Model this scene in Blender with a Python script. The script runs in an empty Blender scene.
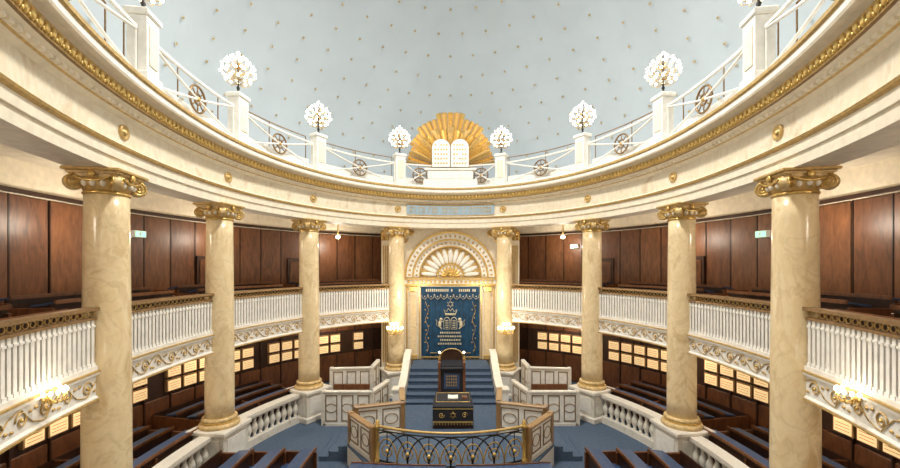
import bpy, math, random
from mathutils import Matrix, Vector
random.seed(7)
HC=5.9
A=7.05; YC=10.5; BF=8.8; BN=10.5
def P(t,off=0.0,z=0.0):
    r=math.radians(t); c=math.cos(r); s=math.sin(r)
    b=BF if c>0 else BN
    return Vector(((A+off)*s, YC+(b+off)*c, z))
def F(t,off=0.0,z=0.0):
    p=P(t,off,z); d=P(t+.3,off,z)-P(t-.3,off,z); d.normalize()
    up=Vector((0,0,1)); n=up.cross(d); 
    c=Vector((0,YC,z))
    if n.dot(p-c)<0: n=-n; d=-d
    d=n.cross(up)
    M=Matrix((( d.x,n.x,0,p.x),(d.y,n.y,0,p.y),(0,0,1,p.z),(0,0,0,1)))
    return M
def arc_ts(t0,t1,step,off=0.0):
    N=400; L=[0.0]; prev=P(t0,off)
    for i in range(1,N+1):
        q=P(t0+(t1-t0)*i/N,off); L.append(L[-1]+(q-prev).length); prev=q
    n=max(1,round(L[-1]/step)); out=[]; k=0
    for j in range(n+1):
        target=L[-1]*j/n
        while k<N-1 and L[k+1]<target: k+=1
        f=(target-L[k])/max(1e-9,(L[k+1]-L[k]))
        out.append(t0+(t1-t0)*(k+f)/N)
    return out
def mids(a): return [(a[i]+a[i+1])/2 for i in range(len(a)-1)]
# ---------------- materials
def newmat(name):
    m=bpy.data.materials.new(name); m.use_nodes=True
    return m,m.node_tree.nodes,m.node_tree.links,m.node_tree.nodes['Principled BSDF']
def plain(name,col,rough=.5,metal=0.0,var=.08,scale=6.0,bump=0.0):
    m,N,L,b=newmat(name)
    b.inputs['Roughness'].default_value=rough; b.inputs['Metallic'].default_value=metal
    tc=N.new('ShaderNodeTexCoord'); n=N.new('ShaderNodeTexNoise'); n.inputs['Scale'].default_value=scale; n.inputs['Detail'].default_value=4
    L.new(tc.outputs['Object'],n.inputs['Vector'])
    r=N.new('ShaderNodeValToRGB'); r.color_ramp.elements[0].position=.3; r.color_ramp.elements[1].position=.7
    r.color_ramp.elements[0].color=[c*(1-var) for c in col]+[1]
    r.color_ramp.elements[1].color=[min(1,c*(1+var)) for c in col]+[1]
    L.new(n.outputs['Fac'],r.inputs['Fac']); L.new(r.outputs['Color'],b.inputs['Base Color'])
    if bump>0:
        bp=N.new('ShaderNodeBump'); bp.inputs['Strength'].default_value=bump; bp.inputs['Distance'].default_value=.02
        L.new(n.outputs['Fac'],bp.inputs['Height']); L.new(bp.outputs['Normal'],b.inputs['Normal'])
    return m
def marble(name,c0,c1,c2,scale=1.2,rough=.25,vein=0.0):
    m,N,L,b=newmat(name); b.inputs['Roughness'].default_value=rough
    tc=N.new('ShaderNodeTexCoord'); mp=N.new('ShaderNodeMapping'); mp.inputs['Scale'].default_value=(1,1,.7); mp.inputs['Rotation'].default_value=(.5,.3,0)
    n=N.new('ShaderNodeTexNoise'); n.inputs['Scale'].default_value=scale; n.inputs['Detail'].default_value=9; n.inputs['Distortion'].default_value=1.2; n.inputs['Roughness'].default_value=.62
    L.new(tc.outputs['Object'],mp.inputs['Vector']); L.new(mp.outputs['Vector'],n.inputs['Vector'])
    r=N.new('ShaderNodeValToRGB'); e=r.color_ramp.elements
    e[0].position=.32; e[0].color=(*c2,1); e[1].position=.68; e[1].color=(*c0,1)
    x=e.new(.47); x.color=(*c0,1); y=e.new(.55); y.color=(*c1,1)
    L.new(n.outputs['Fac'],r.inputs['Fac'])
    if vein>0:
        n2=N.new('ShaderNodeTexNoise'); n2.inputs['Scale'].default_value=scale*1.4; n2.inputs['Detail'].default_value=6; n2.inputs['Distortion'].default_value=.8
        L.new(mp.outputs['Vector'],n2.inputs['Vector'])
        r2=N.new('ShaderNodeValToRGB'); q=r2.color_ramp.elements
        q[0].position=.46; q[0].color=(0,0,0,1); q[1].position=.54; q[1].color=(0,0,0,1); w=q.new(.5); w.color=(vein,vein,vein,1)
        L.new(n2.outputs['Fac'],r2.inputs['Fac'])
        mx=N.new('ShaderNodeMixRGB'); mx.inputs['Color2'].default_value=(*[c*.8 for c in c2],1)
        L.new(r2.outputs['Color'],mx.inputs['Fac']); L.new(r.outputs['Color'],mx.inputs['Color1']); L.new(mx.outputs['Color'],b.inputs['Base Color'])
    else: L.new(r.outputs['Color'],b.inputs['Base Color'])
    return m
def wood(name,c0,c1,rough=.35,sc=3.0):
    m,N,L,b=newmat(name); b.inputs['Roughness'].default_value=rough
    tc=N.new('ShaderNodeTexCoord'); mp=N.new('ShaderNodeMapping'); mp.inputs['Scale'].default_value=(sc,sc,.25*sc)
    n=N.new('ShaderNodeTexNoise'); n.inputs['Scale'].default_value=2.5; n.inputs['Detail'].default_value=8; n.inputs['Distortion'].default_value=1.0
    L.new(tc.outputs['Object'],mp.inputs['Vector']); L.new(mp.outputs['Vector'],n.inputs['Vector'])
    r=N.new('ShaderNodeValToRGB'); e=r.color_ramp.elements; e[0].position=.3; e[1].position=.7
    e[0].color=(*c0,1); e[1].color=(*c1,1)
    L.new(n.outputs['Fac'],r.inputs['Fac']); L.new(r.outputs['Color'],b.inputs['Base Color'])
    return m
def emis(name,col,s):
    m,N,L,b=newmat(name); b.inputs['Base Color'].default_value=(*col,1)
    b.inputs['Emission Color'].default_value=(*col,1); b.inputs['Emission Strength'].default_value=s
    return m
M_COL=marble('column_marble',(.86,.71,.45),(.80,.63,.37),(.66,.48,.25),1.5,.22,.28)
M_FRZ=marble('frieze_marble',(.81,.74,.59),(.76,.66,.49),(.66,.53,.36),1.5,.4,.2)
M_WHT=plain('white_plaster',(.85,.83,.78),.5)
M_CRM=plain('cream_plaster',(.85,.77,.62),.55)
M_STONE=marble('pale_stone',(.79,.76,.69),(.73,.69,.61),(.63,.57,.47),2.5,.35)
M_CAP=plain('gilded_capital_stone',(.64,.47,.23),.45,.15,.25,9)
M_GOLD=plain('gilding',(.72,.50,.17),.33,.7,.25,15,.2)
M_GOLDP=plain('gold_paint',(.56,.38,.14),.42,.3,.2,12)
M_STAR=plain('antique_gold_star',(.60,.52,.36),.6,.1,.1,5)
M_BRONZE=plain('bronze',(.26,.16,.07),.4,.5,.2,12)
M_IRON=plain('dark_iron',(.035,.032,.03),.45,.5,.2,10)
M_WOOD=wood('mahogany_panel',(.082,.028,.010),(.185,.068,.024),.42)
M_WOOD2=wood('mahogany_panel_light',(.115,.042,.015),(.225,.088,.032),.42)
M_DWOOD=wood('dark_wood',(.026,.010,.006),(.055,.022,.010),.4)
M_LWOOD=wood('oak_trim',(.26,.15,.06),(.38,.23,.10),.35)
M_BLUE=plain('blue_upholstery',(.040,.075,.16),.5,0,.15,8)
M_CARP=plain('blue_carpet',(.075,.115,.18),.95,0,.2,14)
M_DOME=plain('dome_pale_blue',(.53,.62,.715),.85,0,.035,.7)
M_VELV=plain('curtain_velvet',(.005,.050,.115),.7,0,.35,3)
M_BLACK=plain('black_velvet',(.012,.012,.018),.7,0,.3,8)
M_INS=plain('inscription_blue',(.34,.46,.55),.6)
M_BULB=emis('lamp_glass',(1,.88,.66),8)
M_LIT=emis('lit_name_panel',(1,.70,.36),.58)
M_GLOBE=emis('ceiling_globe',(1,.92,.75),7)
M_EXIT=emis('exit_sign_face',(.35,.85,.65),1.2)
# --------------- mesh builder
class MB:
    def __init__(s): s.v=[]; s.f=[]; s.m=[]; s.sm=[]; s.mats=[]
    def mi(s,mat):
        if mat not in s.mats: s.mats.append(mat)
        return s.mats.index(mat)
    def add(s,vs,fs,mat,M=None,smooth=False):
        o=len(s.v); k=s.mi(mat)
        for v in vs:
            v=Vector(v); s.v.append(tuple(M@v) if M is not None else tuple(v))
        for f in fs: s.f.append([i+o for i in f]); s.m.append(k); s.sm.append(smooth)
    def box(s,x0,x1,y0,y1,z0,z1,mat,M=None,bev=0.0):
        b=bev
        if b<=0:
            vs=[(x,y,z) for z in (z0,z1) for y in (y0,y1) for x in (x0,x1)]
            s.add(vs,[(0,1,3,2),(4,6,7,5),(0,4,5,1),(2,3,7,6),(0,2,6,4),(1,5,7,3)],mat,M)
        else:
            rings=[(z0,b),(z0+b,0),(z1-b,0),(z1,b)]; vs=[];fs=[]
            for z,i in rings: vs+=[(x0+i,y0+i,z),(x1-i,y0+i,z),(x1-i,y1-i,z),(x0+i,y1-i,z)]
            for r in range(3):
                for k in range(4): fs.append((r*4+k,r*4+(k+1)%4,r*4+4+(k+1)%4,r*4+4+k))
            fs+=[(3,2,1,0),(12,13,14,15)]
            s.add(vs,fs,mat,M)
    def lathe(s,prof,mat,M=None,segs=24,smooth=True):
        vs=[];fs=[];n=len(prof)
        for r,z in prof:
            for k in range(segs):
                a=2*math.pi*k/segs; vs.append((r*math.cos(a),r*math.sin(a),z))
        for i in range(n-1):
            for k in range(segs):
                k2=(k+1)%segs; fs.append((i*segs+k,i*segs+k2,(i+1)*segs+k2,(i+1)*segs+k))
        fs.append(tuple(range(segs))[::-1]); fs.append(tuple((n-1)*segs+k for k in range(segs)))
        s.add(vs,fs,mat,M,smooth)
    def ball(s,c,r,mat,M=None,seg=10,sc=(1,1,1)):
        R=max(4,seg//2+1)
        vs=[];fs=[]
        for i in range(R+1):
            p=math.pi*i/R
            for k in range(seg):
                a=2*math.pi*k/seg
                vs.append((c[0]+r*sc[0]*math.sin(p)*math.cos(a),c[1]+r*sc[1]*math.sin(p)*math.sin(a),c[2]+r*sc[2]*math.cos(p)))
        for i in range(R):
            for k in range(seg):
                k2=(k+1)%seg; fs.append((i*seg+k,(i+1)*seg+k,(i+1)*seg+k2,i*seg+k2))
        s.add(vs,fs,mat,M,True)
    def tube(s,path,r,mat,M=None,segs=6,closed=False,flat=1.0):
        pts=[Vector(p) for p in path]; n=len(pts); vs=[];fs=[]
        ref=None
        for i,p in enumerate(pts):
            if closed: d=pts[(i+1)%n]-pts[i-1]
            else: d=pts[min(i+1,n-1)]-pts[max(i-1,0)]
            if d.length<1e-9: d=Vector((0,0,1))
            d.normalize()
            if ref is None:
                ref=Vector((0,1,0)) if abs(d.y)<.8 else Vector((1,0,0))
            u=ref-d*ref.dot(d)
            if u.length<1e-4: u=d.orthogonal()
            u.normalize(); ref=u; w=d.cross(u)
            rr=r[i] if isinstance(r,(list,tuple)) else r
            for k in range(segs):
                a=2*math.pi*k/segs; vs.append(p+u*(rr*flat*math.cos(a))+w*(rr*math.sin(a)))
        for i in range(n if closed else n-1):
            j=(i+1)%n
            for k in range(segs):
                k2=(k+1)%segs; fs.append((i*segs+k,i*segs+k2,j*segs+k2,j*segs+k))
        if not closed:
            fs.append(tuple(range(segs))[::-1]); fs.append(tuple((n-1)*segs+k for k in range(segs)))
        s.add(vs,fs,mat,M,True)
    def prism(s,poly,y0,y1,mat,M=None):
        n=len(poly); vs=[(x,y0,z) for x,z in poly]+[(x,y1,z) for x,z in poly]
        fs=[tuple(range(n)),tuple(range(n,2*n))[::-1]]+[(i,(i+1)%n,n+(i+1)%n,n+i) for i in range(n)]
        s.add(vs,fs,mat,M)
    def sweep(s,prof,t0,t1,mat,n=None,closed=True,smooth=False,full=False,mats=None):
        if n is None: n=max(2,int(abs(t1-t0)/2.0))
        k=len(prof); 
        cnt=n if full else n+1
        vs=[]
        for i in range(cnt):
            t=t0+(t1-t0)*i/n
            for o,z in prof: vs.append(tuple(P(t,o,z)))
        kk=k if closed else k-1
        base=len(s.v); s.v+=vs
        for i in range(n):
            j=(i+1)%cnt
            for q in range(kk):
                q2=(q+1)%k
                s.f.append([base+i*k+q,base+i*k+q2,base+j*k+q2,base+j*k+q])
                s.m.append(s.mi(mats[q] if mats else mat)); s.sm.append(smooth)
        if closed and not full:
            s.f.append([base+q for q in range(k)][::-1]); s.m.append(s.mi(mat)); s.sm.append(False)
            s.f.append([base+n*k+q for q in range(k)]); s.m.append(s.mi(mat)); s.sm.append(False)
    def srect(s,o0,o1,z0,z1,t0,t1,mat,n=None,full=False,smooth=False):
        s.sweep([(o0,z0),(o1,z0),(o1,z1),(o0,z1)],t0,t1,mat,n,True,smooth,full)
    def build(s,name,parent=None,recalc=True):
        me=bpy.data.meshes.new(name); me.from_pydata(s.v,[],s.f)
        for m in s.mats: me.materials.append(m)
        me.polygons.foreach_set('material_index',s.m); me.polygons.foreach_set('use_smooth',s.sm)
        me.update()
        if recalc:
            import bmesh
            bm=bmesh.new(); bm.from_mesh(me); bmesh.ops.recalc_face_normals(bm,faces=bm.faces); bm.to_mesh(me); bm.free()
        ob=bpy.data.objects.new(name,me); bpy.context.collection.objects.link(ob)
        if parent: ob.parent=parent
        return ob
def T(x,y,z,rz=0,s=1): return Matrix.Translation((x,y,z))@Matrix.Rotation(rz,4,'Z')@Matrix.Scale(s,4)
def spiral(cx,cz,r0,turns,start,y=0,d=1,n=26,r1=.12):
    out=[]
    for i in range(n+1):
        f=i/n; a=start+d*turns*2*math.pi*f; r=r0*(1-f*(1-r1)); out.append((cx+r*math.cos(a),y,cz+r*math.sin(a)))
    return out
COLT=[21,52.6,80,104,133,160]
ALLT=sorted(COLT+[-t for t in COLT])
ZB=1.2; ZT=7.8; ZG=3.95; ZGB=3.4
# --------------- shell
b=MB(); 
N=96
vs=[tuple(P(360*i/N,3.2,0)) for i in range(N)]
b.add(vs,[tuple(range(N))],M_CARP); b.build('floor')
b=MB(); b.srect(.0,3.0,0.0,.25,26,334,M_CARP,n=150); b.build('floor_aisle')
for nm,t0,t1 in (('wall_far',-45,45),('wall_right',45,135),('wall_near',135,225),('wall_left',225,315)):
    b=MB()
    b.srect(3.0,3.2,0,3.4,t0,t1,M_DWOOD)
    b.srect(3.0,3.2,3.4,7.55,t0,t1,M_WOOD)
    b.srect(3.0,3.2,7.55,10.6,t0,t1,M_CRM)
    b.srect(2.9,3.02,7.62,7.72,t0,t1,M_DWOOD)
    b.srect(2.93,3.02,3.95,4.15,t0,t1,M_DWOOD)
    ts=arc_ts(t0,t1,.95,3.0)
    for i,t in enumerate(ts[:-1]):
        w=(P(ts[i+1],3)-P(t,3)).length
        M=F((t+ts[i+1])/2,3.0,0)
        mt=M_WOOD2 if random.random()<.5 else M_WOOD
        b.box(-w/2+.03,w/2-.03,-.06,.05,4.15,7.58,mt,M,.02)
        b.box(-w/2-.012,-w/2+.012,-.07,.05,4.15,7.58,M_DWOOD,M)
        b.box(-w/2+.03,w/2-.03,-.05,.05,.3,1.55,M_WOOD,M,.02)
        b.box(-w/2+.03,w/2-.03,-.05,.05,2.72,3.35,M_WOOD,M,.02)
        b.box(-w/2-.02,-w/2+.02,-.09,.05,.3,3.35,M_DWOOD,M)
    b.build(nm)
for nm,t0,t1 in (('a',27,153),('b',207,333)):
    b=MB(); ts=arc_ts(t0,t1,.62,2.95)
    for i,t in enumerate(mids(ts)):
        if i%7 in (5,): continue
        M=F(t,2.95,0)
        for z in (1.72,2.2):
            b.box(-.27,.27,-.06,.06,z-.03,z+.38,M_LWOOD,M)
            b.box(-.23,.23,-.075,.0,z,z+.33,M_LIT,M)
            for q in range(3): b.box(-.19,.19,-.08,-.07,z+.07+q*.08,z+.085+q*.08,M_LWOOD,M)
    b.build('memorial_light_board')
b=MB(); b.srect(0.1,3.0,ZGB+.08,ZG,22.5,337.5,M_CRM,n=160)
b.srect(0.1,3.0,ZG,ZG+.02,22.5,337.5,M_CARP,n=160); b.build('gallery_floor')
b=MB(); b.srect(.3,3.02,8.4,8.5,0,360,M_CRM,n=180,full=True); b.build('ceiling_gallery')
b=MB(); b.srect(-.4,3.02,9.45,9.58,0,360,M_CRM,n=180,full=True); b.build('floor_upper_gallery')
# dome
b=MB(); n=120; R=26; vs=[];fs=[]
a0=A+3.15; zc=10.5; HH=7.2
def dome(t,ph,k=1.0):
    r=math.radians(t); bb=(BF if math.cos(r)>0 else BN)+3.15
    return Vector((a0*k*math.sin(r)*math.cos(ph), YC+bb*k*math.cos(r)*math.cos(ph), zc+HH*k*math.sin(ph)))
for i in range(R):
    ph=math.radians(86)*i/(R-1)
    for k in range(n): vs.append(tuple(dome(360*k/n,ph)))
for i in range(R-1):
    for k in range(n):
        k2=(k+1)%n; fs.append((i*n+k,i*n+k2,(i+1)*n+k2,(i+1)*n+k))
b.add(vs,fs,M_DOME,None,True)
b.build('ceiling')
b=MB()
for i in range(1,15):
    ph=math.radians(6*i-1); cnt=max(6,int(62*math.cos(ph)))
    for k in range(cnt):
        t=360*(k+.5*(i%2))/cnt
        p=dome(t,ph,.993); nrm=(dome(t,ph,.9)-p).normalized()
        q=nrm.to_track_quat('Z','Y').to_matrix().to_4x4(); M=Matrix.Translation(p)@q
        pts=[]; 
        for j in range(12):
            rr=.08 if j%2==0 else .035
            a=j*math.pi/6; pts.append((rr*math.cos(a),rr*math.sin(a),0))
        b.add(pts+[(0,0,.03)],[(j,(j+1)%12,12) for j in range(12)],M_STAR,M)
        b.ball((0,0,.03),.026,M_GOLDP,M,6)
b.build('ceiling_star_ornaments')
# --------------- entablature
b=MB()
prof=[(.42,7.8),(-.30,7.8),(-.30,8.02),(-.34,8.03),(-.34,8.22),(-.40,8.25),(-.42,8.29),(-.36,8.33),(-.28,8.36),
(-.26,8.88),(-.30,8.90),(-.36,8.95),(-.40,8.97),(-.48,9.03),(-.56,9.06),(-.60,9.08),(-.62,9.30),(-.68,9.33),(-.80,9.36),(-.82,9.40),(-.82,9.50),(-.86,9.53),(-.86,9.60),(-.84,9.62),(-.4,9.62),(.2,9.5),(.42,8.4)]
mt=[M_CRM,M_CRM,M_CRM,M_CRM,M_GOLDP,M_GOLDP,M_CRM,M_CRM,M_FRZ,M_CRM,M_CRM,M_GOLDP,M_CRM,M_CRM,M_BRONZE,M_GOLDP,M_CRM,M_CRM,M_CRM,M_WHT,M_GOLDP,M_GOLDP,M_WHT,M_WHT,M_WHT,M_CRM,M_CRM]
b.sweep(prof,0,360,M_CRM,n=240,full=True,mats=mt)
for t in mids(arc_ts(0,360,.16,-.6)):
    M=F(t,-.62,9.19)
    b.ball((0,0,0),.055,M_GOLD,M,6,(1.1,.7,1.7))
    b.ball((.08,.0,-.05),.025,M_GOLD,M,5,(1,1,1.6))
for t in mids(arc_ts(0,360,.17,-.44)):
    M=F(t,-.42,0)
    b.box(-.05,.05,-.06,.03,8.97,9.04,M_CRM,M)
for t in ALLT:
    M=F(t,-.27,8.62)@Matrix.Rotation(math.pi/2,4,'X')
    b.lathe([(.15,-.02),(.15,.04),(.12,.055),(.10,.025),(.055,.025),(.05,.055),(.0,.07)],M_GOLDP,M,20)
b.build('trim_entablature')
b=MB(); b.srect(-.33,-.25,8.38,8.86,-17.5,17.5,M_INS,n=24)
b.srect(-.345,-.25,8.84,8.88,-17.5,17.5,M_GOLDP,n=24); b.srect(-.345,-.25,8.36,8.40,-17.5,17.5,M_GOLDP,n=24)
for t in mids(arc_ts(-16.5,16.5,.15,-.33)):
    if random.random()<.14: continue
    M=F(t,-.335,8.5); g=random.choice([0,1,2,3])
    b.box(-.05,.05,-.015,.01,.22,.26,M_GOLDP,M)
    if g!=1: b.box(.03,.05,-.015,.01,.0,.26,M_GOLDP,M)
    if g!=2: b.box(-.05,-.03,-.015,.01,.0,.2,M_GOLDP,M)
    if g==3: b.box(-.05,.05,-.015,.01,.0,.035,M_GOLDP,M)
b.build('hebrew_inscription_band')
# --------------- columns
def column(t):
    b=MB(); M=F(t,0,0)
    b.box(-.62,.62,-.62,.62,0,.22,M_STONE,M,.03); b.box(-.54,.54,-.54,.54,.22,1.06,M_STONE,M,.02)
    b.box(-.40,.40,-.56,.56,.34,.94,M_WHT,M,.01); b.box(-.56,.56,-.40,.40,.34,.94,M_WHT,M,.01)
    b.box(-.62,.62,-.62,.62,1.06,ZB,M_STONE,M,.03)
    b.lathe([(.55,ZB),(.56,ZB+.06),(.53,ZB+.11),(.47,ZB+.13)],M_CAP,M,36)
    b.lathe([(.47,ZB+.12),(.475,ZB+.16),(.45,ZB+.19)],M_GOLD,M,36)
    b.lathe([(.46,ZB+.18),(.49,ZB+.22),(.47,ZB+.27),(.43,ZB+.29)],M_CAP,M,36)
    pr=[]
    for i in range(13):
        f=i/12; r=.40-(.045*f**1.6); pr.append((r,ZB+.28+f*(7.36-ZB-.28)))
    b.lathe(pr,M_COL,M,40)
    b.lathe([(.365,7.32),(.385,7.35),(.365,7.38)],M_GOLD,M,36)
    b.lathe([(.355,7.38),(.39,7.46),(.43,7.55),(.43,7.64)],M_GOLDP,M,36)
    for k in range(16):
        a=k*math.pi/8; b.ball((.41*math.cos(a),.41*math.sin(a),7.52),.055,M_CRM,M,6,(1,1,1.3))
    b.box(-.44,.44,-.44,.44,7.69,7.75,M_CAP,M,.02); b.box(-.49,.49,-.49,.49,7.74,7.80,M_GOLDP,M,.015)
    b.box(-.40,.40,-.40,.40,7.62,7.70,M_CAP,M,.01)
    vr=.50
    for k in range(4):
        Mk=M@Matrix.Rotation(math.pi/4+k*math.pi/2,4,'Z')
        Md=Mk@Matrix.Translation((vr,0,7.53))@Matrix.Rotation(math.pi/2,4,'X')
        b.lathe([(.14,-.06),(.155,-.045),(.125,0),(.155,.045),(.14,.06)],M_CAP,Md,20)
        for sy in (-.065,.065):
            b.tube([(x+vr,sy,z+7.53) for x,_,z in spiral(0,0,.145,2.2,math.pi/2,0,-1,30)],.019,M_GOLD,Mk,5)
            b.ball((vr,sy,7.53),.03,M_GOLD,Mk,6)
        b.tube([(.2,0,7.66),(.36,0,7.67),(.50,0,7.68)],.05,M_GOLDP,Mk,6)
        Mf=M@Matrix.Rotation(k*math.pi/2,4,'Z')
        b.ball((.46,0,7.68),.075,M_GOLD,Mf,8,(.5,1,1))
        b.tube([(.44,y,7.63-.07*(1-(y/.30)**2)) for y in [-.30,-.2,-.1,0,.1,.2,.30]],.025,M_GOLD,Mf,5)
    b.build('marble_column')
for t in ALLT: column(t)
# --------------- gallery balustrades
def bays(margin,include_front=False):
    out=[]
    ts=ALLT+[ALLT[0]+360]
    for i in range(len(ts)-1):
        if abs(ts[i]+21)<.1 and not include_front: continue
        out.append((ts[i],ts[i+1]))
    return out
def trim_bay(t0,t1,d,off=0):
    L=(P(t1,off)-P(t0,off)).length; k=d*(t1-t0)/L
    return t0+k,t1-k
for t0,t1 in bays(0):
    a,c=trim_bay(t0,t1,.37)
    b=MB(); n=14
    b.sweep([(-.06,ZGB),(.12,ZGB),(.12,ZG),(-.10,ZG),(-.10,ZG-.06),(-.04,ZG-.09),(-.04,ZGB+.09),(-.08,ZGB+.05)],a,c,M_WHT,n=n)
    b.srect(-.115,-.05,ZG-.015,ZG+.02,a,c,M_GOLDP,n=n); b.srect(-.095,-.05,ZGB+.0,ZGB+.03,a,c,M_GOLDP,n=n)
    tt=arc_ts(a,c,.5,-.05)
    for i,t in enumerate(mids(tt)):
        M=F(t,-.055,(ZG+ZGB)/2); s=1 if i%2 else -1
        b.tube([(x,0,z) for x,_,z in spiral(0,0.0,.14,1.5,math.pi*(0 if s>0 else 1),0,s,16)],.014,M_GOLDP,M,4)
        b.tube([(-.25,0,-.10*s),(-.12,0,-.14*s),(0,0,-.15*s),(.12,0,-.02*s),(.25,0,.10*s)],.012,M_GOLDP,M,4)
        b.ball((0,0,0),.03,M_GOLD,M,6)
        b.ball((.2,0,-.08*s),.045,M_GOLDP,M,6,(1,.4,.6)); b.ball((-.2,0,.1*s),.045,M_GOLDP,M,6,(1,.4,.6))
    b.srect(-.07,.07,ZG,ZG+.10,a,c,M_WHT,n=n)
    for t in mids(arc_ts(a,c,.125)):
        M=F(t,0,0); b.box(-.038,.038,-.03,.03,ZG+.09,4.93,M_WHT,M)
        b.box(-.048,.048,-.045,.045,4.78,4.82,M_WHT,M)
        b.box(-.048,.048,-.045,.045,ZG+.1,ZG+.16,M_WHT,M)
    b.srect(-.06,.06,4.92,4.97,a,c,M_BRONZE,n=n)
    for t in mids(arc_ts(a,c,.16)):
        M=F(t,-.02,5.04)
        b.tube([(.065*math.cos(k*math.pi/4),0,.055*math.sin(k*math.pi/4)) for k in range(8)],.014,M_GOLDP,M,4,True)
    b.srect(-.10,.10,5.10,5.16,a,c,M_BRONZE,n=n)
    b.build('gallery_balustrade')
# --------------- stone balustrades
BP=[(.05,0),(.05,.05),(.035,.08),(.05,.14),(.085,.26),(.08,.34),(.045,.48),(.032,.55),(.05,.6),(.035,.63),(.06,.68)]
for t0,t1 in bays(0):
    if abs(t0)==21 or abs(t1)==21: continue
    a,c=trim_bay(t0,t1,.55); b=MB()
    b.srect(-.17,.17,0,.24,a,c,M_STONE,n=12); b.srect(-.14,.14,.90,.97,a,c,M_STONE,n=12); b.srect(-.19,.19,.97,1.08,a,c,M_STONE,n=12)
    for t in mids(arc_ts(a,c,.27)):
        b.lathe([(r*1.35,z) for r,z in BP],M_STONE,F(t,0,.23),12)
    b.build('stone_balustrade')
# --------------- pews
def pew(t0,t1,off,z0,top=.95,name='wooden_pew',n=12,sg=1):
    b=MB(); S=lambda x:off+sg*x
    b.srect(S(0),S(.05),z0,z0+top-.04,t0,t1,M_DWOOD,n=n)
    b.sweep([(S(-.05),z0+top),(S(.36),z0+top-.06),(S(.36),z0+top-.10),(S(-.05),z0+top-.04)],t0,t1,M_BLUE,n=n)
    b.sweep([(S(-.07),z0+top-.05),(S(-.04),z0+top-.05),(S(-.04),z0+top+.03),(S(-.07),z0+top+.03)],t0,t1,M_WOOD2,n=n)
    b.srect(S(.50),S(.88),z0+.36,z0+.41,t0,t1,M_DWOOD,n=n)
    b.srect(S(.50),S(.86),z0+.41,z0+.47,t0,t1,M_BLUE,n=n)
    b.srect(S(.84),S(.88),z0+0,z0+.86,t0,t1,M_DWOOD,n=n)
    for t in (t0,(t0+t1)/2,t1):
        M=F(t,off+sg*.44,z0)
        b.box(-.035,.035,-.5,.42,0,top-.12,M_WOOD,M,.01)
    return b.build(name)
for t0,t1 in bays(0):
    if abs(t0)==21 or abs(t1)==21:
        continue
    a,c=trim_bay(t0,t1,.45,1.0)
    for k,(o,z) in enumerate(((.45,.25),(1.25,.25),(2.05,.25))):
        pew(a,c,o,z,.95)
for t0,t1 in bays(0):
    a,c=trim_bay(t0,t1,.45,1.0)
    for k,(o,z) in enumerate(((.42,ZG+.02),(1.25,ZG+.02),(2.0,ZG+.02))):
        pew(a,c,o,z,1.14+.10*k,'gallery_pew')
for sg in (1,-1):
    for o,a in ((-1.55,86),(-2.4,85),(-3.25,84)):
        lo,hi=sorted((sg*a,sg*104)); pew(lo,hi,o,0,.92,sg=1)
# --------------- upper gallery railing
def frameXZ(p,q):
    d=(q-p); L=d.length; d.normalize(); n=Vector((0,0,1)).cross(d); 
    return Matrix(((d.x,n.x,0,p.x),(d.y,n.y,0,p.y),(0,0,1,0),(0,0,0,1))),L
RO=-.62
for t in ALLT:
    b=MB(); M=F(t,RO,0)
    b.box(-.27,.27,-.22,.22,9.60,9.80,M_WHT,M,.02); b.box(-.22,.22,-.18,.18,9.8,10.92,M_WHT,M,.015)
    b.box(-.27,.27,-.22,.22,10.92,11.06,M_WHT,M,.03); b.box(-.14,.14,-.20,-.17,9.95,10.75,M_CRM,M,.008)
    b.build('parapet_pier')
    b=MB(); M=F(t,RO,11.06)
    b.lathe([(.14,0),(.14,.03),(.05,.08),(.03,.14),(.05,.2),(.025,.26),(.022,.75),(.06,.8),(.03,.86),(.02,1.2)],M_IRON,M,10)
    for ring,(cnt,rad,zz) in enumerate(((10,.34,.46),(13,.46,.64),(13,.43,.83),(9,.30,1.0),(5,.14,1.12))):
        for k in range(cnt):
            a=2*math.pi*(k+.5*ring)/cnt; x=math.cos(a); y=math.sin(a)
            b.tube([(0,0,.32+.14*ring),(x*rad*.5,y*rad*.5,zz-.16),(x*rad*.9,y*rad*.9,zz-.12),(x*rad,y*rad,zz-.04)],.009,M_GOLDP,M,4)
            b.ball((x*rad,y*rad,zz),.043,M_BULB,M,8)
    b.ball((0,0,1.24),.05,M_BULB,M,8)
    b.build('globe_candelabrum')
ts=ALLT+[ALLT[0]+360]
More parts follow.
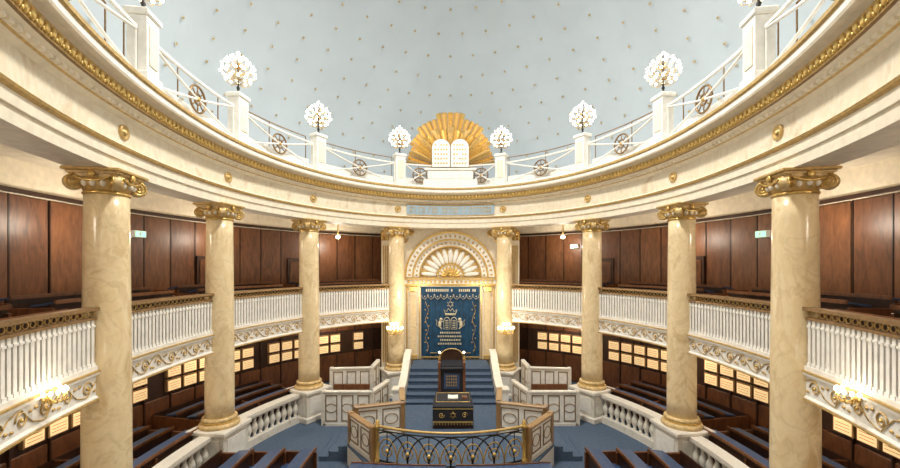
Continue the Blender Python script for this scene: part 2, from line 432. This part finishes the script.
for i in range(len(ts)-1):
    t0,t1=ts[i],ts[i+1]
    front = abs(t0+21)<.1
    b=MB(); a,c=trim_bay(t0,t1,.25,RO)
    segs=[(a,c)] if not front else [(a,-6.5),(6.5,c)]
    for a,c in segs:
        b.srect(RO-.03,RO+.03,9.68,9.74,a,c,M_WHT,n=16); b.srect(RO-.035,RO+.035,10.62,10.68,a,c,M_WHT,n=16)
        b.srect(RO+.48,RO+.51,11.00,11.03,a,c,M_BRONZE,n=16)
        b.srect(RO+.3,RO+.34,9.58,10.1,a,c,M_WHT,n=16)
        for f in (.0,.5,1): 
            t=a+(c-a)*f; b.box(-.012,.012,-.012,.012,9.58,11.02,M_BRONZE,F(t,RO+.495,0))
            b.box(-.015,.015,-.015,.015,9.70,10.65,M_WHT,F(t,RO,0)) if f!=.5 else None
        for s in (0,1):
            pth=[]
            for k in range(17):
                f=k/16; pth.append(tuple(P(a+(c-a)*f,RO,9.74+.88*(f if s else 1-f))))
            b.tube(pth,.034,M_WHT,None,6)
        M=F((a+c)/2,RO,10.18)
        for r,w in ((.33,.03),(.14,.026)):
            b.tube([(r*math.cos(k*math.pi/12),0,r*math.sin(k*math.pi/12)) for k in range(24)],w,M_BRONZE,M,5,True)
        for k in range(8):
            an=k*math.pi/4; b.tube([(.1*math.cos(an),0,.1*math.sin(an)),(.32*math.cos(an),0,.32*math.sin(an))],.020,M_BRONZE,M,4)
        b.ball((0,0,0),.07,M_GOLDP,M,8)
    b.build('upper_gallery_railing')
# --------------- tablets of the law with sunburst
Ym=P(0,-.62).y
b=MB(); M=T(0,Ym,0)
b.box(-1.25,1.25,-.2,.25,9.58,10.0,M_WHT,M,.03); b.box(-1.05,1.05,-.2,.25,10.0,10.42,M_WHT,M,.03); b.box(-1.2,1.2,-.26,.28,10.40,10.52,M_WHT,M,.03)
def raylayer(nr,deg0,deg1,Lf,yb,r0=.3):
    for k in range(nr):
        a0=math.radians(deg0+(deg1-deg0)*k/nr); a1=math.radians(deg0+(deg1-deg0)*(k+1)/nr); am=(a0+a1)/2
        L=Lf(am,k); w=(a1-a0)*.47; zc0=10.5
        def q(a,r,y): return (r*math.cos(a),yb+y,zc0+r*math.sin(a))
        vs=[q(am-w,r0,.10),q(am+w,r0,.10),q(am-w,L,.10),q(am+w,L,.10),q(am,r0,.0),q(am,L,-.06),q(am,L+.03,.10)]
        b.add(vs,[(0,4,5,2),(4,1,3,5),(0,2,3,1),(2,5,3),(0,1,4)],M_GOLD if k%2 else M_GOLDP,M)
def Lo(a,k):
    d=abs(math.degrees(a)-90)
    return 2.72 if d<13 else (2.5 if d<38 else (2.28 if d<58 else 2.1))
raylayer(27,8,172,Lo,.10)
raylayer(13,20,160,lambda a,k:1.85 if k%2 else 2.0,.0)
for s in (-1,1):
    pts=[(s*.02,10.55),(s*.84,10.55),(s*.84,11.45)]
    for k in range(1,9):
        a=math.pi*k/8; pts.append((s*(.43+.41*math.cos(a)),11.45+.38*math.sin(a)))
    b.prism(pts,-.30,-.18,M_WHT,M)
    pts2=[(s*.43+(x-s*.43)*1.07,11.1+(z-11.1)*1.06) for x,z in pts]; b.prism(pts2,-.2,-.1,M_BRONZE,M)
    for r in range(5):
        z=10.68+r*.21
        for kx in range(5):
            if random.random()<.9: b.box(s*.43-.30+kx*.13,s*.43-.30+kx*.13+.08,-.312,-.29,z,z+.07,M_GOLDP,M)
b.build('tablets_of_the_law_sunburst')
# --------------- aron facade
YF=19.7; ZA=5.45
b=MB()
b.box(-3.4,3.4,20.05,20.3,0,8.38,M_CRM)
R0=2.2; n=32
vs=[];fs=[]
for i in range(n+1):
    a=math.pi*i/n; c,s=math.cos(a),math.sin(a)
    k=min(3.4/max(1e-6,abs(c)),(7.9-ZA)/max(1e-6,s)); k=max(k,R0)
    for y in (YF,20.06): vs+= [(R0*c,y,ZA+R0*s),(k*c,y,ZA+k*s)]
for i in range(n):
    o=i*4; p=o+4; fs+=[(o,o+1,p+1,p),(o,p,p+2,o+2)]
b.add(vs,fs,M_CRM)
for s in (-1,1):
    b.box(min(s*2.2,s*3.4),max(s*2.2,s*3.4),YF,20.06,0,ZA,M_CRM)
    b.box(min(s*1.45,s*2.2),max(s*1.45,s*2.2),YF+.06,20.06,1.4,5.1,M_FRZ)
    b.prism([(s*3.4,ZA+2.3),(s*3.4,7.9),(s*2.2,7.9)],YF+.001,20.0,M_CRM)
    x=s*3.12
    b.box(x-.24,x+.24,YF-.12,YF+.02,0,7.3,M_CRM,None,.01)
    for k in range(4): b.box(x-.19+k*.1,x-.13+k*.1,YF-.14,YF-.1,1.3,7.0,M_GOLDP)
    b.box(x-.28,x+.28,YF-.16,YF+.02,7.25,7.75,M_GOLDP,None,.03)
    for k in range(3):
        for kz in range(2): b.ball((x-.16+k*.16,YF-.18,7.35+.2*kz),.08,M_GOLD,None,6,(1,.6,1.3))
    for cx,cz,r,d in ((2.35,7.35,.26,1),(2.72,7.15,.18,-1),(1.95,7.62,.16,-1),(2.62,6.7,.15,1),(2.75,7.6,.14,1)):
        b.tube(spiral(s*cx,cz,r,1.6,0,YF-.02,s*d,20),.04,M_GOLD,None,5)
        b.ball((s*cx,YF-.03,cz),.07,M_GOLD,None,6)
    x=s*1.83
    b.box(x-.15,x+.15,YF-.06,YF+.06,1.4,4.75,M_COL,None,.02)
    b.box(x-.2,x+.2,YF-.09,YF+.06,4.72,5.02,M_GOLD,None,.03); b.box(x-.2,x+.2,YF-.09,YF+.06,1.4,1.65,M_GOLDP,None,.03)
    for xx in (1.52,2.14): b.box(s*xx-.03,s*xx+.03,YF-.02,YF+.08,1.4,5.05,M_GOLD)
b.box(-2.3,2.3,YF-.10,20.0,5.03,5.12,M_GOLD); b.box(-2.3,2.3,YF-.06,20.0,5.12,5.32,M_WHT); b.box(-2.36,2.36,YF-.14,20.0,5.32,5.44,M_GOLDP)
for k in range(20): b.box(-2.1+k*.215,-1.98+k*.215,YF-.09,YF-.05,5.16,5.28,M_GOLD)
def arch(r0,r1,y0,y1,mat,n=40):
    vs=[];fs=[]
    for i in range(n+1):
        a=math.pi*i/n; c,s=math.cos(a),math.sin(a)
        vs+=[(r0*c,y0,ZA+r0*s),(r1*c,y0,ZA+r1*s),(r1*c,y1,ZA+r1*s),(r0*c,y1,ZA+r0*s)]
    for i in range(n):
        o=i*4;p=o+4
        for k in range(4): k2=(k+1)%4; fs.append((o+k,o+k2,p+k2,p+k))
    b.add(vs,fs,mat)
arch(2.16,2.26,YF-.12,YF+.1,M_GOLD); arch(1.86,2.17,YF-.07,YF+.2,M_WHT); arch(1.80,1.88,YF-.10,YF+.25,M_GOLD); arch(1.55,1.81,YF+.08,YF+.3,M_WHT); arch(1.50,1.56,YF+.05,YF+.3,M_GOLDP)
for k in range(27):
    a=math.pi*(k+.5)/27; M=T(2.015*math.cos(a),YF-.08,ZA+2.015*math.sin(a))@Matrix.Rotation(-a,4,'Y')
    b.box(-.06,.06,-.02,.03,-.045,.045,M_GOLDP,M)
for k in range(25):
    a=math.pi*(k+.5)/25; b.ball((1.68*math.cos(a),YF+.08,ZA+1.68*math.sin(a)),.05,M_GOLDP,None,6)
b.prism([(1.55*math.cos(math.pi*i/24),ZA+1.55*math.sin(math.pi*i/24)) for i in range(25)],YF+.25,YF+.3,M_GOLDP)
for k in range(13):
    a=math.pi*(k+.5)/13; M=T(1.08*math.cos(a),YF+.24,ZA+1.08*math.sin(a))@Matrix.Rotation(-a,4,'Y')
    b.ball((0,0,0),.42,M_WHT,M,10,(1,.16,.28))
arch(.60,.66,YF+.14,YF+.26,M_GOLD,24)
b.prism([(.6*math.cos(math.pi*i/16),ZA+.6*math.sin(math.pi*i/16)) for i in range(17)],YF+.2,YF+.26,M_WHT)
for k in range(9):
    a=math.pi*(k+.5)/9; M=T(.36*math.cos(a),YF+.18,ZA+.36*math.sin(a))@Matrix.Rotation(-a,4,'Y')
    b.ball((0,0,0),.22,M_GOLD,M,8,(1,.2,.3))
b.ball((0,YF+.15,ZA+.08),.13,M_GOLD,None,8,(1,.5,.8))
b.build('torah_ark_facade')
# curtain
b=MB(); nx=120; vs=[];fs=[]; zs=[1.45,2.3,3.2,4.1,5.02]
for j,z in enumerate(zs):
    for i in range(nx+1):
        x=-1.42+2.84*i/nx; vs.append((x,YF+.02+.035*math.sin(x*21+.3*math.sin(z))*(1.1-.1*j),z))
for j in range(len(zs)-1):
    for i in range(nx): o=j*(nx+1)+i; fs.append((o,o+1,o+nx+2,o+nx+1))
b.add(vs,fs,M_VELV,None,True)
y0,y1=YF-.055,YF-.03
M_EMB=plain('silver_gold_embroidery',(.62,.56,.40),.45,.2,.2,12)
b.box(-1.42,1.42,YF-.07,YF-.02,4.62,5.02,M_VELV)
for k in range(9):
    x=-1.42+2.84*(k+.5)/9
    b.prism([(x-.155,4.64),(x-.12,4.45),(x,4.36),(x+.12,4.45),(x+.155,4.64)],YF-.07,YF-.03,M_VELV)
    b.tube([(x-.155,YF-.075,4.62),(x-.12,YF-.075,4.45),(x,YF-.075,4.36),(x+.12,YF-.075,4.45),(x+.155,YF-.075,4.62)],.012,M_EMB,None,4)
    b.ball((x,YF-.075,4.5),.035,M_EMB,None,6,(1,.3,1))
b.box(-1.42,1.42,YF-.085,YF-.06,4.98,5.02,M_EMB); 
for k in range(26):
    if random.random()<.9:
        x=-1.2+k*.095; b.box(x,x+.06,YF-.082,YF-.06,4.74,4.87,M_EMB)
for s in (1,-1):
    pts=[(.17*math.cos(math.pi/2*s+k*2*math.pi/3),YF-.08,4.13+.17*math.sin(math.pi/2*s+k*2*math.pi/3)) for k in range(3)]
    b.tube(pts,.018,M_EMB,None,4,True)
cr=[(-.24,3.60),(.24,3.60),(.32,3.86),(.18,3.76),(.1,3.92),(0,3.78),(-.1,3.92),(-.18,3.76),(-.32,3.86)]
b.tube([(x,y0,z) for x,z in cr],.022,M_EMB,None,4,True); b.box(-.24,.24,y0,y1,3.63,3.68,M_EMB)
for s in (-1,1):
    b.tube([(s*.03,y0,2.9),(s*.03,y0,3.36),(s*.1,y0,3.46),(s*.2,y0,3.48),(s*.3,y0,3.4),(s*.32,y0,3.3),(s*.32,y0,2.9),(s*.03,y0,2.9)],.018,M_EMB,None,4)
    for r in range(5): b.box(s*.175-.08,s*.175+.08,y0,y1,2.97+r*.085,3.0+r*.085,M_EMB)
    b.ball((s*.52,y0,3.15),.12,M_EMB,None,8,(.7,.2,1.5)); b.ball((s*.46,y0,3.38),.08,M_EMB,None,8,(1,.3,1)); 
    b.tube([(s*.5,y0,3.22),(s*.38,y0,3.28)],.025,M_EMB,None,4); b.tube([(s*.58,y0,3.02),(s*.68,y0,3.1),(s*.66,y0,3.3),(s*.72,y0,3.36)],.015,M_EMB,None,4)
    b.tube([(s*.5,y0,3.0),(s*.42,y0,2.9)],.03,M_EMB,None,4)
    pv=[(s*1.15+.07*math.sin(z*7),YF-.06,z) for z in [1.75+.1*k for k in range(26)]]
    b.tube(pv,.010,M_GOLDP,None,4)
    for k in range(12): b.ball((s*1.15+.09*math.sin(k*2.4),YF-.06,1.85+k*.2),.035,M_GOLDP,None,6,(1,.3,1))
for r,(w,z) in enumerate(((.5,2.68),(.62,2.5),(.5,2.32),(.62,2.14))):
    x=-w
    while x<w-.05:
        b.box(x,x+.05,y0,y1,z,z+.085,M_EMB); x+=.085
b.box(-1.42,1.42,YF-.07,YF-.04,1.5,1.56,M_GOLDP); b.box(-1.0,1.0,YF-.07,YF-.04,1.72,1.75,M_GOLDP)
b.build('torah_ark_curtain')
# steps and platform
b=MB(); b.box(-1.78,1.78,18.3,19.6,0,1.4,M_CARP); 
for k in range(6):
    z=.5+.15*(k+1); y=15.6+.45*k
    b.box(-1.78,1.78,y,18.35,0 if k==0 else z-.15,z,M_CARP)
    b.box(-1.78,1.78,y-.02,y+.03,z-.03,z+.006,M_BLUE)
b.build('carpeted_steps')
for s in (-1,1):
    b=MB()
    pts=[(15.4,0),(15.4,1.15),(15.7,1.2),(16.4,1.35),(17.1,1.65),(17.8,2.0),(18.4,2.1),(18.4,0)]
    M=T(s*1.92,0,0)@Matrix.Rotation(math.pi/2,4,'Z')
    b.prism(pts,-.11,.11,M_WHT,M)
    b.prism([(y,z) for y,z in pts[1:7]]+[(y,z+.07) for y,z in pts[1:7]][::-1],-.15,.15,M_STONE,M)
    M=T(s*2.0,15.35,0); b.box(-.2,.2,-.2,.2,0,1.25,M_WHT,M,.02); b.box(-.24,.24,-.24,.24,1.22,1.32,M_STONE,M,.02)
    b.build('marble_stair_parapet')
b=MB()
poly=[(-2.2,10.7),(2.2,10.7),(3.1,12.0),(3.1,13.6),(1.72,15.5),(-1.72,15.5),(-3.1,13.6),(-3.1,12.0)]
n=len(poly)
for z0,z1,sc,mt in ((0,.55,1.0,M_STONE),(.55,.6,1.0,M_CARP)):
    vs=[(x*sc,13+(y-13)*sc,z) for z in (z0,z1) for x,y in poly]
    b.add(vs,[tuple(range(n))[::-1],tuple(range(n,2*n))]+[(i,(i+1)%n,n+(i+1)%n,n+i) for i in range(n)],mt)
b.build('bimah_platform')
for s in (-1,1):
    b=MB()
    for k in range(3):
        x0=3.12+.3*k; z=.6-.15*(k+1)
        b.box(min(s*3.12,s*(x0+.3)),max(s*3.12,s*(x0+.3)),12.2,13.6,z-.15,z,M_CARP)
        b.box(min(s*(x0+.27),s*(x0+.31)),max(s*(x0+.27),s*(x0+.31)),12.2,13.6,z-.03,z+.006,M_BLUE)
    b.build('bimah_side_steps')
def panel(b,p,q,z0,z1,rows=1,gapw=.75,trim=M_LWOOD):
    p=Vector((p[0],p[1],0)); q=Vector((q[0],q[1],0)); M,L=frameXZ(p,q)
    b.box(0,L,-.06,.06,z0,z1-.06,M_WHT,M); b.box(-.03,L+.03,-.10,.10,z1-.07,z1,trim,M,.015); b.box(0,L,-.08,.08,z0,z0+.1,M_STONE,M)
    k=max(1,round(L/gapw)); w=L/k
    for i in range(k):
        x0=i*w+.08;x1=(i+1)*w-.08; za=z0+.18; zb=z1-.15
        for sy in (-1,1):
            y=sy*.065
            for (a,c,d,e) in ((x0,x1,za,za+.03),(x0,x1,zb-.03,zb),(x0,x0+.03,za,zb),(x1-.03,x1,za,zb)):
                b.box(a,c,y-.015,y+.015,d,e,M_BRONZE,M)
            xm=(x0+x1)/2; zm=(za+zb)/2; rr=min(.16,(zb-za)*.33)
            b.tube([(xm+rr*1.3*math.cos(t*math.pi/8),y,zm+rr*math.sin(t*math.pi/8)) for t in range(16)],.014,M_BRONZE,M,4,True)
    for x in (0,L):
        b.box(x-.07,x+.07,-.08,.08,z0,z1+.03,trim,M,.015)
for s in (-1,1):
    b=MB(); pts=[(s*2.12,10.95),(s*3.0,12.05)]
    panel(b,pts[0],pts[1],.6,1.55); panel(b,(s*1.55,12.9),(s*2.95,12.45),.6,1.6); panel(b,(s*1.55,12.9),(s*1.75,14.3),.6,1.6)
    b.build('bimah_panel_fence')
    b=MB()
    panel(b,(s*4.75,15.0),(s*2.95,15.0),.0,1.3,gapw=.6,trim=M_STONE); panel(b,(s*2.95,15.0),(s*2.6,16.4),.0,1.3,gapw=.6,trim=M_STONE)
    panel(b,(s*4.9,16.5),(s*3.3,16.7),.0,1.78,gapw=.6,trim=M_STONE); panel(b,(s*3.3,16.7),(s*3.25,17.9),.0,1.78,gapw=.6,trim=M_STONE)
    b.build('clergy_box_parapet')
    b=MB()
    b.box(min(s*3.2,s*4.6),max(s*3.2,s*4.6),15.35,15.8,.45,.52,M_BLUE); b.box(min(s*3.2,s*4.6),max(s*3.2,s*4.6),15.35,15.8,0,.45,M_DWOOD)
    b.box(min(s*3.2,s*4.6),max(s*3.2,s*4.6),15.8,15.9,0,1.3,M_WOOD2)
    b.build('clergy_bench')
# iron railing in front
b=MB()
def rp(f,z):
    return (2.0*f,10.75-.35*(1-f*f)+.15*f*f,z)
def path(fz,n=40,f0=-1,f1=1): return [rp(f0+(f1-f0)*i/n,fz(f0+(f1-f0)*i/n)) for i in range(n+1)]
b.tube(path(lambda f:1.60),.035,M_GOLDP,None,6); b.tube(path(lambda f:.68),.028,M_IRON,None,6)
b.tube(path(lambda f:1.50),.018,M_IRON,None,5)
K=7
for i in range(K):
    fc=-1+2*(i+.5)/K; w=1/K
    for ww,h in ((w*2.0,.80),(w*1.0,.62)):
        pts=[]
        for k in range(17):
            a=math.pi*k/16; f=fc+ww*math.cos(a)
            if abs(f)<=1: pts.append(rp(f,.68+h*math.sin(a)))
        if len(pts)>2: b.tube(pts,.022,M_IRON if ww>w*1.5 else M_GOLDP,None,5)
    pts=[rp(fc+w*.5*math.cos(k*math.pi/6),.98+.15*math.sin(k*math.pi/6)) for k in range(12)]
    b.tube(pts,.02,M_GOLDP,None,5,True)
    x,y,_=rp(fc,0); b.ball((x,y-.02,.98),.06,M_GOLD,None,8)
    b.tube([rp(fc,.68),rp(fc,.85)],.016,M_IRON,None,5); b.tube([rp(fc,1.12),rp(fc,1.5)],.016,M_IRON,None,5)
for f in (-1,1):
    x,y,_=rp(f,0); b.lathe([(.09,.6),(.09,.68),(.055,.72),(.055,1.5),(.085,1.55),(.085,1.62),(.05,1.66),(.06,1.72),(0,1.78)],M_GOLD,T(x,y,0),12)
b.build('wrought_iron_railing')
for k,(d,h) in enumerate(((9.95,.95),(9.0,.95))):
    for s in (-1,1):
        b=MB(); n=8
        for i in range(n):
            f0=.12+i*.3; f1=f0+.305
            yy=d+.03*f0*f0
            M=T(s*(f0+f1)/2,yy,0); w=.155
            b.box(-w,w,-.02,.03,0,h-.04,M_DWOOD,M); b.box(-w,w,-.36,.05,h-.05,h,M_BLUE,M); b.box(-w,w,.04,.07,h-.05,h+.03,M_WOOD2,M)
            b.box(-w,w,-.85,-.5,.40,.46,M_BLUE,M); b.box(-w,w,-.9,-.85,0,.86,M_DWOOD,M)
        for x in (.1,1.3,2.52): b.box(s*x-.03,s*x+.03,d-.9,d+.07,0,h-.1,M_WOOD)
        b.build('wooden_pew')
# reading table
b=MB(); M=T(0.08,13.6,.6)
b.box(-.66,.66,-.4,.4,.0,.12,M_DWOOD,M,.02); b.box(-.58,.58,-.33,.33,.1,.8,M_WOOD,M,.02)
b.box(-.66,.66,-.45,.42,.72,.78,M_BLACK,M,.02); b.box(-.66,.66,-.47,-.42,.22,.76,M_BLACK,M,.01)
for s in (-1,1): b.box(min(s*.62,s*.67),max(s*.62,s*.67),-.45,.42,.22,.76,M_BLACK,M,.01)
b.add([(-.64,-.42,.78),(.64,-.42,.78),(.64,.4,.78),(-.64,.4,.78),(-.60,-.36,.83),(.60,-.36,.83),(.60,.36,.97),(-.60,.36,.97)],[(0,1,5,4),(1,2,6,5),(2,3,7,6),(3,0,4,7),(4,5,6,7)],M_BLACK,M)
b.tube([(-.56,-.3,.85),(.56,-.3,.85),(.56,.3,.965),(-.56,.3,.965)],.012,M_GOLD,M,4,True)
b.box(-.66,.66,-.485,-.465,.22,.27,M_GOLD,M); b.box(-.66,.66,-.485,-.465,.66,.69,M_GOLD,M)
for s in (1,-1):
    b.tube([(.11*math.cos(math.pi/2*s+k*2*math.pi/3),-.48,.47+.11*math.sin(math.pi/2*s+k*2*math.pi/3)) for k in range(3)],.012,M_GOLD,M,4,True)
    b.tube(spiral(s*.38,.47,.1,1.5,0,-.48,s,16),.012,M_GOLD,M,4)
for k in range(14): b.box(-.64+k*.096,-.62+k*.096,-.48,-.46,.14,.22,M_GOLDP,M)
for s in (-1,1):
    b.add([(s*.0,-.1,.90),(s*.17,-.1,.915),(s*.17,.14,.955),(s*.0,.14,.94),(s*.0,-.1,.875),(s*.17,-.1,.88),(s*.17,.14,.925),(s*.0,.14,.92)],[(0,1,2,3),(4,5,6,7),(0,1,5,4),(1,2,6,5),(2,3,7,6),(3,0,4,7)],M_WHT,M)
b.box(.3,.48,-.12,.1,.87,.95,M_WOOD2,M,.008)
b.build('torah_reading_table')
# amud lectern
b=MB(); M=T(0.05,15.99,.65)
b.box(-.55,.55,-.33,.35,0,.1,M_STONE,M,.02)
for s in (-1,1): b.box(min(s*.44,s*.54),max(s*.44,s*.54),-.3,.3,.1,1.55,M_WOOD2,M,.02); b.lathe([(.05,1.55),(.07,1.58),(.03,1.65),(.02,1.78),(.05,1.80)],M_GOLD,M@Matrix.Translation((s*.49,.1,0)),8); b.ball((s*.49,.1,1.86),.045,M_BULB,M,8)
b.box(-.44,.44,-.25,.25,.1,1.4,M_BLACK,M)
pts=[(-.44,1.4),(.44,1.4),(.44,1.7)]+[(.44*math.cos(math.pi*k/10),1.7+.3*math.sin(math.pi*k/10)) for k in range(1,10)]+[(-.44,1.7)]
b.prism(pts,.15,.25,M_DWOOD,M)
b.tube([(x,.13,z) for x,z in pts[2:]],.025,M_GOLDP,M,5)
b.add([(-.46,-.36,1.32),(.46,-.36,1.32),(.46,.15,1.55),(-.46,.15,1.55),(-.46,-.36,1.28),(.46,-.36,1.28),(.46,.15,1.5),(-.46,.15,1.5)],[(0,1,2,3),(4,5,6,7),(0,1,5,4),(1,2,6,5),(2,3,7,6),(3,0,4,7)],M_BLACK,M)
b.box(-.3,.3,-.27,-.25,.5,1.1,M_BLUE,M)
for r in range(4):
    for k in range(5): b.box(-.22+k*.09,-.16+k*.09,-.285,-.26,.6+r*.12,.67+r*.12,M_GOLD,M)
b.build('cantor_lectern')
def sconce(M,name='candle_sconce'):
    b=MB()
    b.lathe([(.1,-.02),(.1,.02),(.03,.06)],M_GOLD,M@Matrix.Rotation(math.pi/2,4,'X'),12)
    for k in range(7):
        a=math.pi*k/6; x=.34*math.cos(a); y=-.12-.26*math.sin(a)
        b.tube([(0,-.03,0),(x*.4,y*.5,-.12),(x*.9,y*.9,-.1),(x,y,.04)],.014,M_GOLD,M,5)
        b.lathe([(.03,.03),(.04,.05),(.018,.06),(.018,.14)],M_GOLD,M@Matrix.Translation((x,y,0)),8)
        b.ball((x,y,.19),.05,M_BULB,M,8,(1,1,1.4))
    for k in range(3):
        a=math.pi*(k+.5)/3; x=.15*math.cos(a); y=-.1-.14*math.sin(a)
        b.tube([(0,-.03,.05),(x*.6,y*.6,.1),(x,y,.28)],.012,M_GOLD,M,5); b.ball((x,y,.36),.05,M_BULB,M,8,(1,1,1.4))
    b.build(name)
for t in (21,-21): 
    p=P(t,0); sconce(T(p.x,p.y-.41,3.0))
for t in (114,-114,147,-147): sconce(F(t,-.1,3.85)@Matrix.Scale(.6,4))
def point(M,e,col=(1,.88,.72),r=.15,name='lamp_or_fill_light'):
    l=bpy.data.lights.new(name,'POINT'); l.energy=e; l.color=col; l.shadow_soft_size=r
    o=bpy.data.objects.new(name,l); o.location=M; bpy.context.collection.objects.link(o); return o
bts=[((a+c)/2) for a,c in bays(0)]
for t in bts:
    for z,e,nm,dr in ((8.4,80,'gallery_ceiling_lamp',.85),(ZGB+.08,50,'aisle_ceiling_lamp',.0)):
        b=MB(); M=F(t,1.9,z)
        b.lathe([(.10,0),(.10,-.03),(.03,-.05),(.03,-.09-dr)],M_GOLD,M,14); b.ball((0,0,-.17-dr),.11,M_GLOBE,M,12,(1,1,.8)); b.build(nm)
        point(P(t,1.9,z-.4-dr*1.2),e,r=.12)
for t in ALLT: point(P(t,RO,12.4),29,(1,.93,.83),.3)
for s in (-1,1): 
    point((s*1.6,17.4,4.6),90,(1,.86,.68),r=.1)  # added fill: sconce light strengthened and moved off its fitting to brighten the ark
    q=P(114*s,-.6); point((q.x,q.y,4.2),6,r=.1)
b=MB(); M=T(0,YC-.8,0); b.lathe([(1.0,17.45),(1.0,17.75)],M_WHT,M,40); b.lathe([(1.25,17.42),(1.25,17.36),(1.0,17.34),(1.0,17.42)],M_GOLDP,M,40); b.build('ceiling_oculus')
l=bpy.data.lights.new('oculus_skylight','AREA'); l.shape='DISK'; l.size=1.9; l.energy=1900; l.color=(1,.95,.87)
o=bpy.data.objects.new('oculus_skylight',l); o.location=(0,YC-.8,17.25); bpy.context.collection.objects.link(o)
for t,off in ((-80,2.85),(80,2.85),(-122,2.85),(38,2.85)):
    b=MB(); M=F(t,off,6.85); b.box(-.2,.2,-.05,.12,0,.22,M_WHT,M,.01); b.box(-.17,.17,-.06,-.04,.03,.19,M_EXIT,M); 
    b.box(-.06,.02,-.065,-.05,.06,.16,M_WHT,M); b.build('exit_sign')
for i,t in enumerate((45,-45,66,-66)):
    b=MB(); M=F(t,2.9,0); b.box(-.65,.65,-.06,.1,ZG+.02,6.35,M_DWOOD,M,.02)
    for s in (-1,1):
        b.box(s*.3-.25,s*.3+.25,-.09,.0,ZG+.15,5.1,M_WOOD,M,.02); b.box(s*.3-.25,s*.3+.25,-.09,.0,5.2,6.2,M_WOOD,M,.02); b.ball((s*.06,-.12,5.0),.035,M_GOLD,M,8)
    b.build('door_%d'%(i+1))
cam=bpy.data.cameras.new('camera'); cam.sensor_width=36; cam.lens=16.0; cam.shift_y=34/900; cam.clip_start=.05
co=bpy.data.objects.new('camera',cam); co.location=(-.02,0,HC); co.rotation_euler=(math.pi/2,0,0)
bpy.context.collection.objects.link(co); bpy.context.scene.camera=co
bpy.context.scene.view_settings.view_transform='Standard'
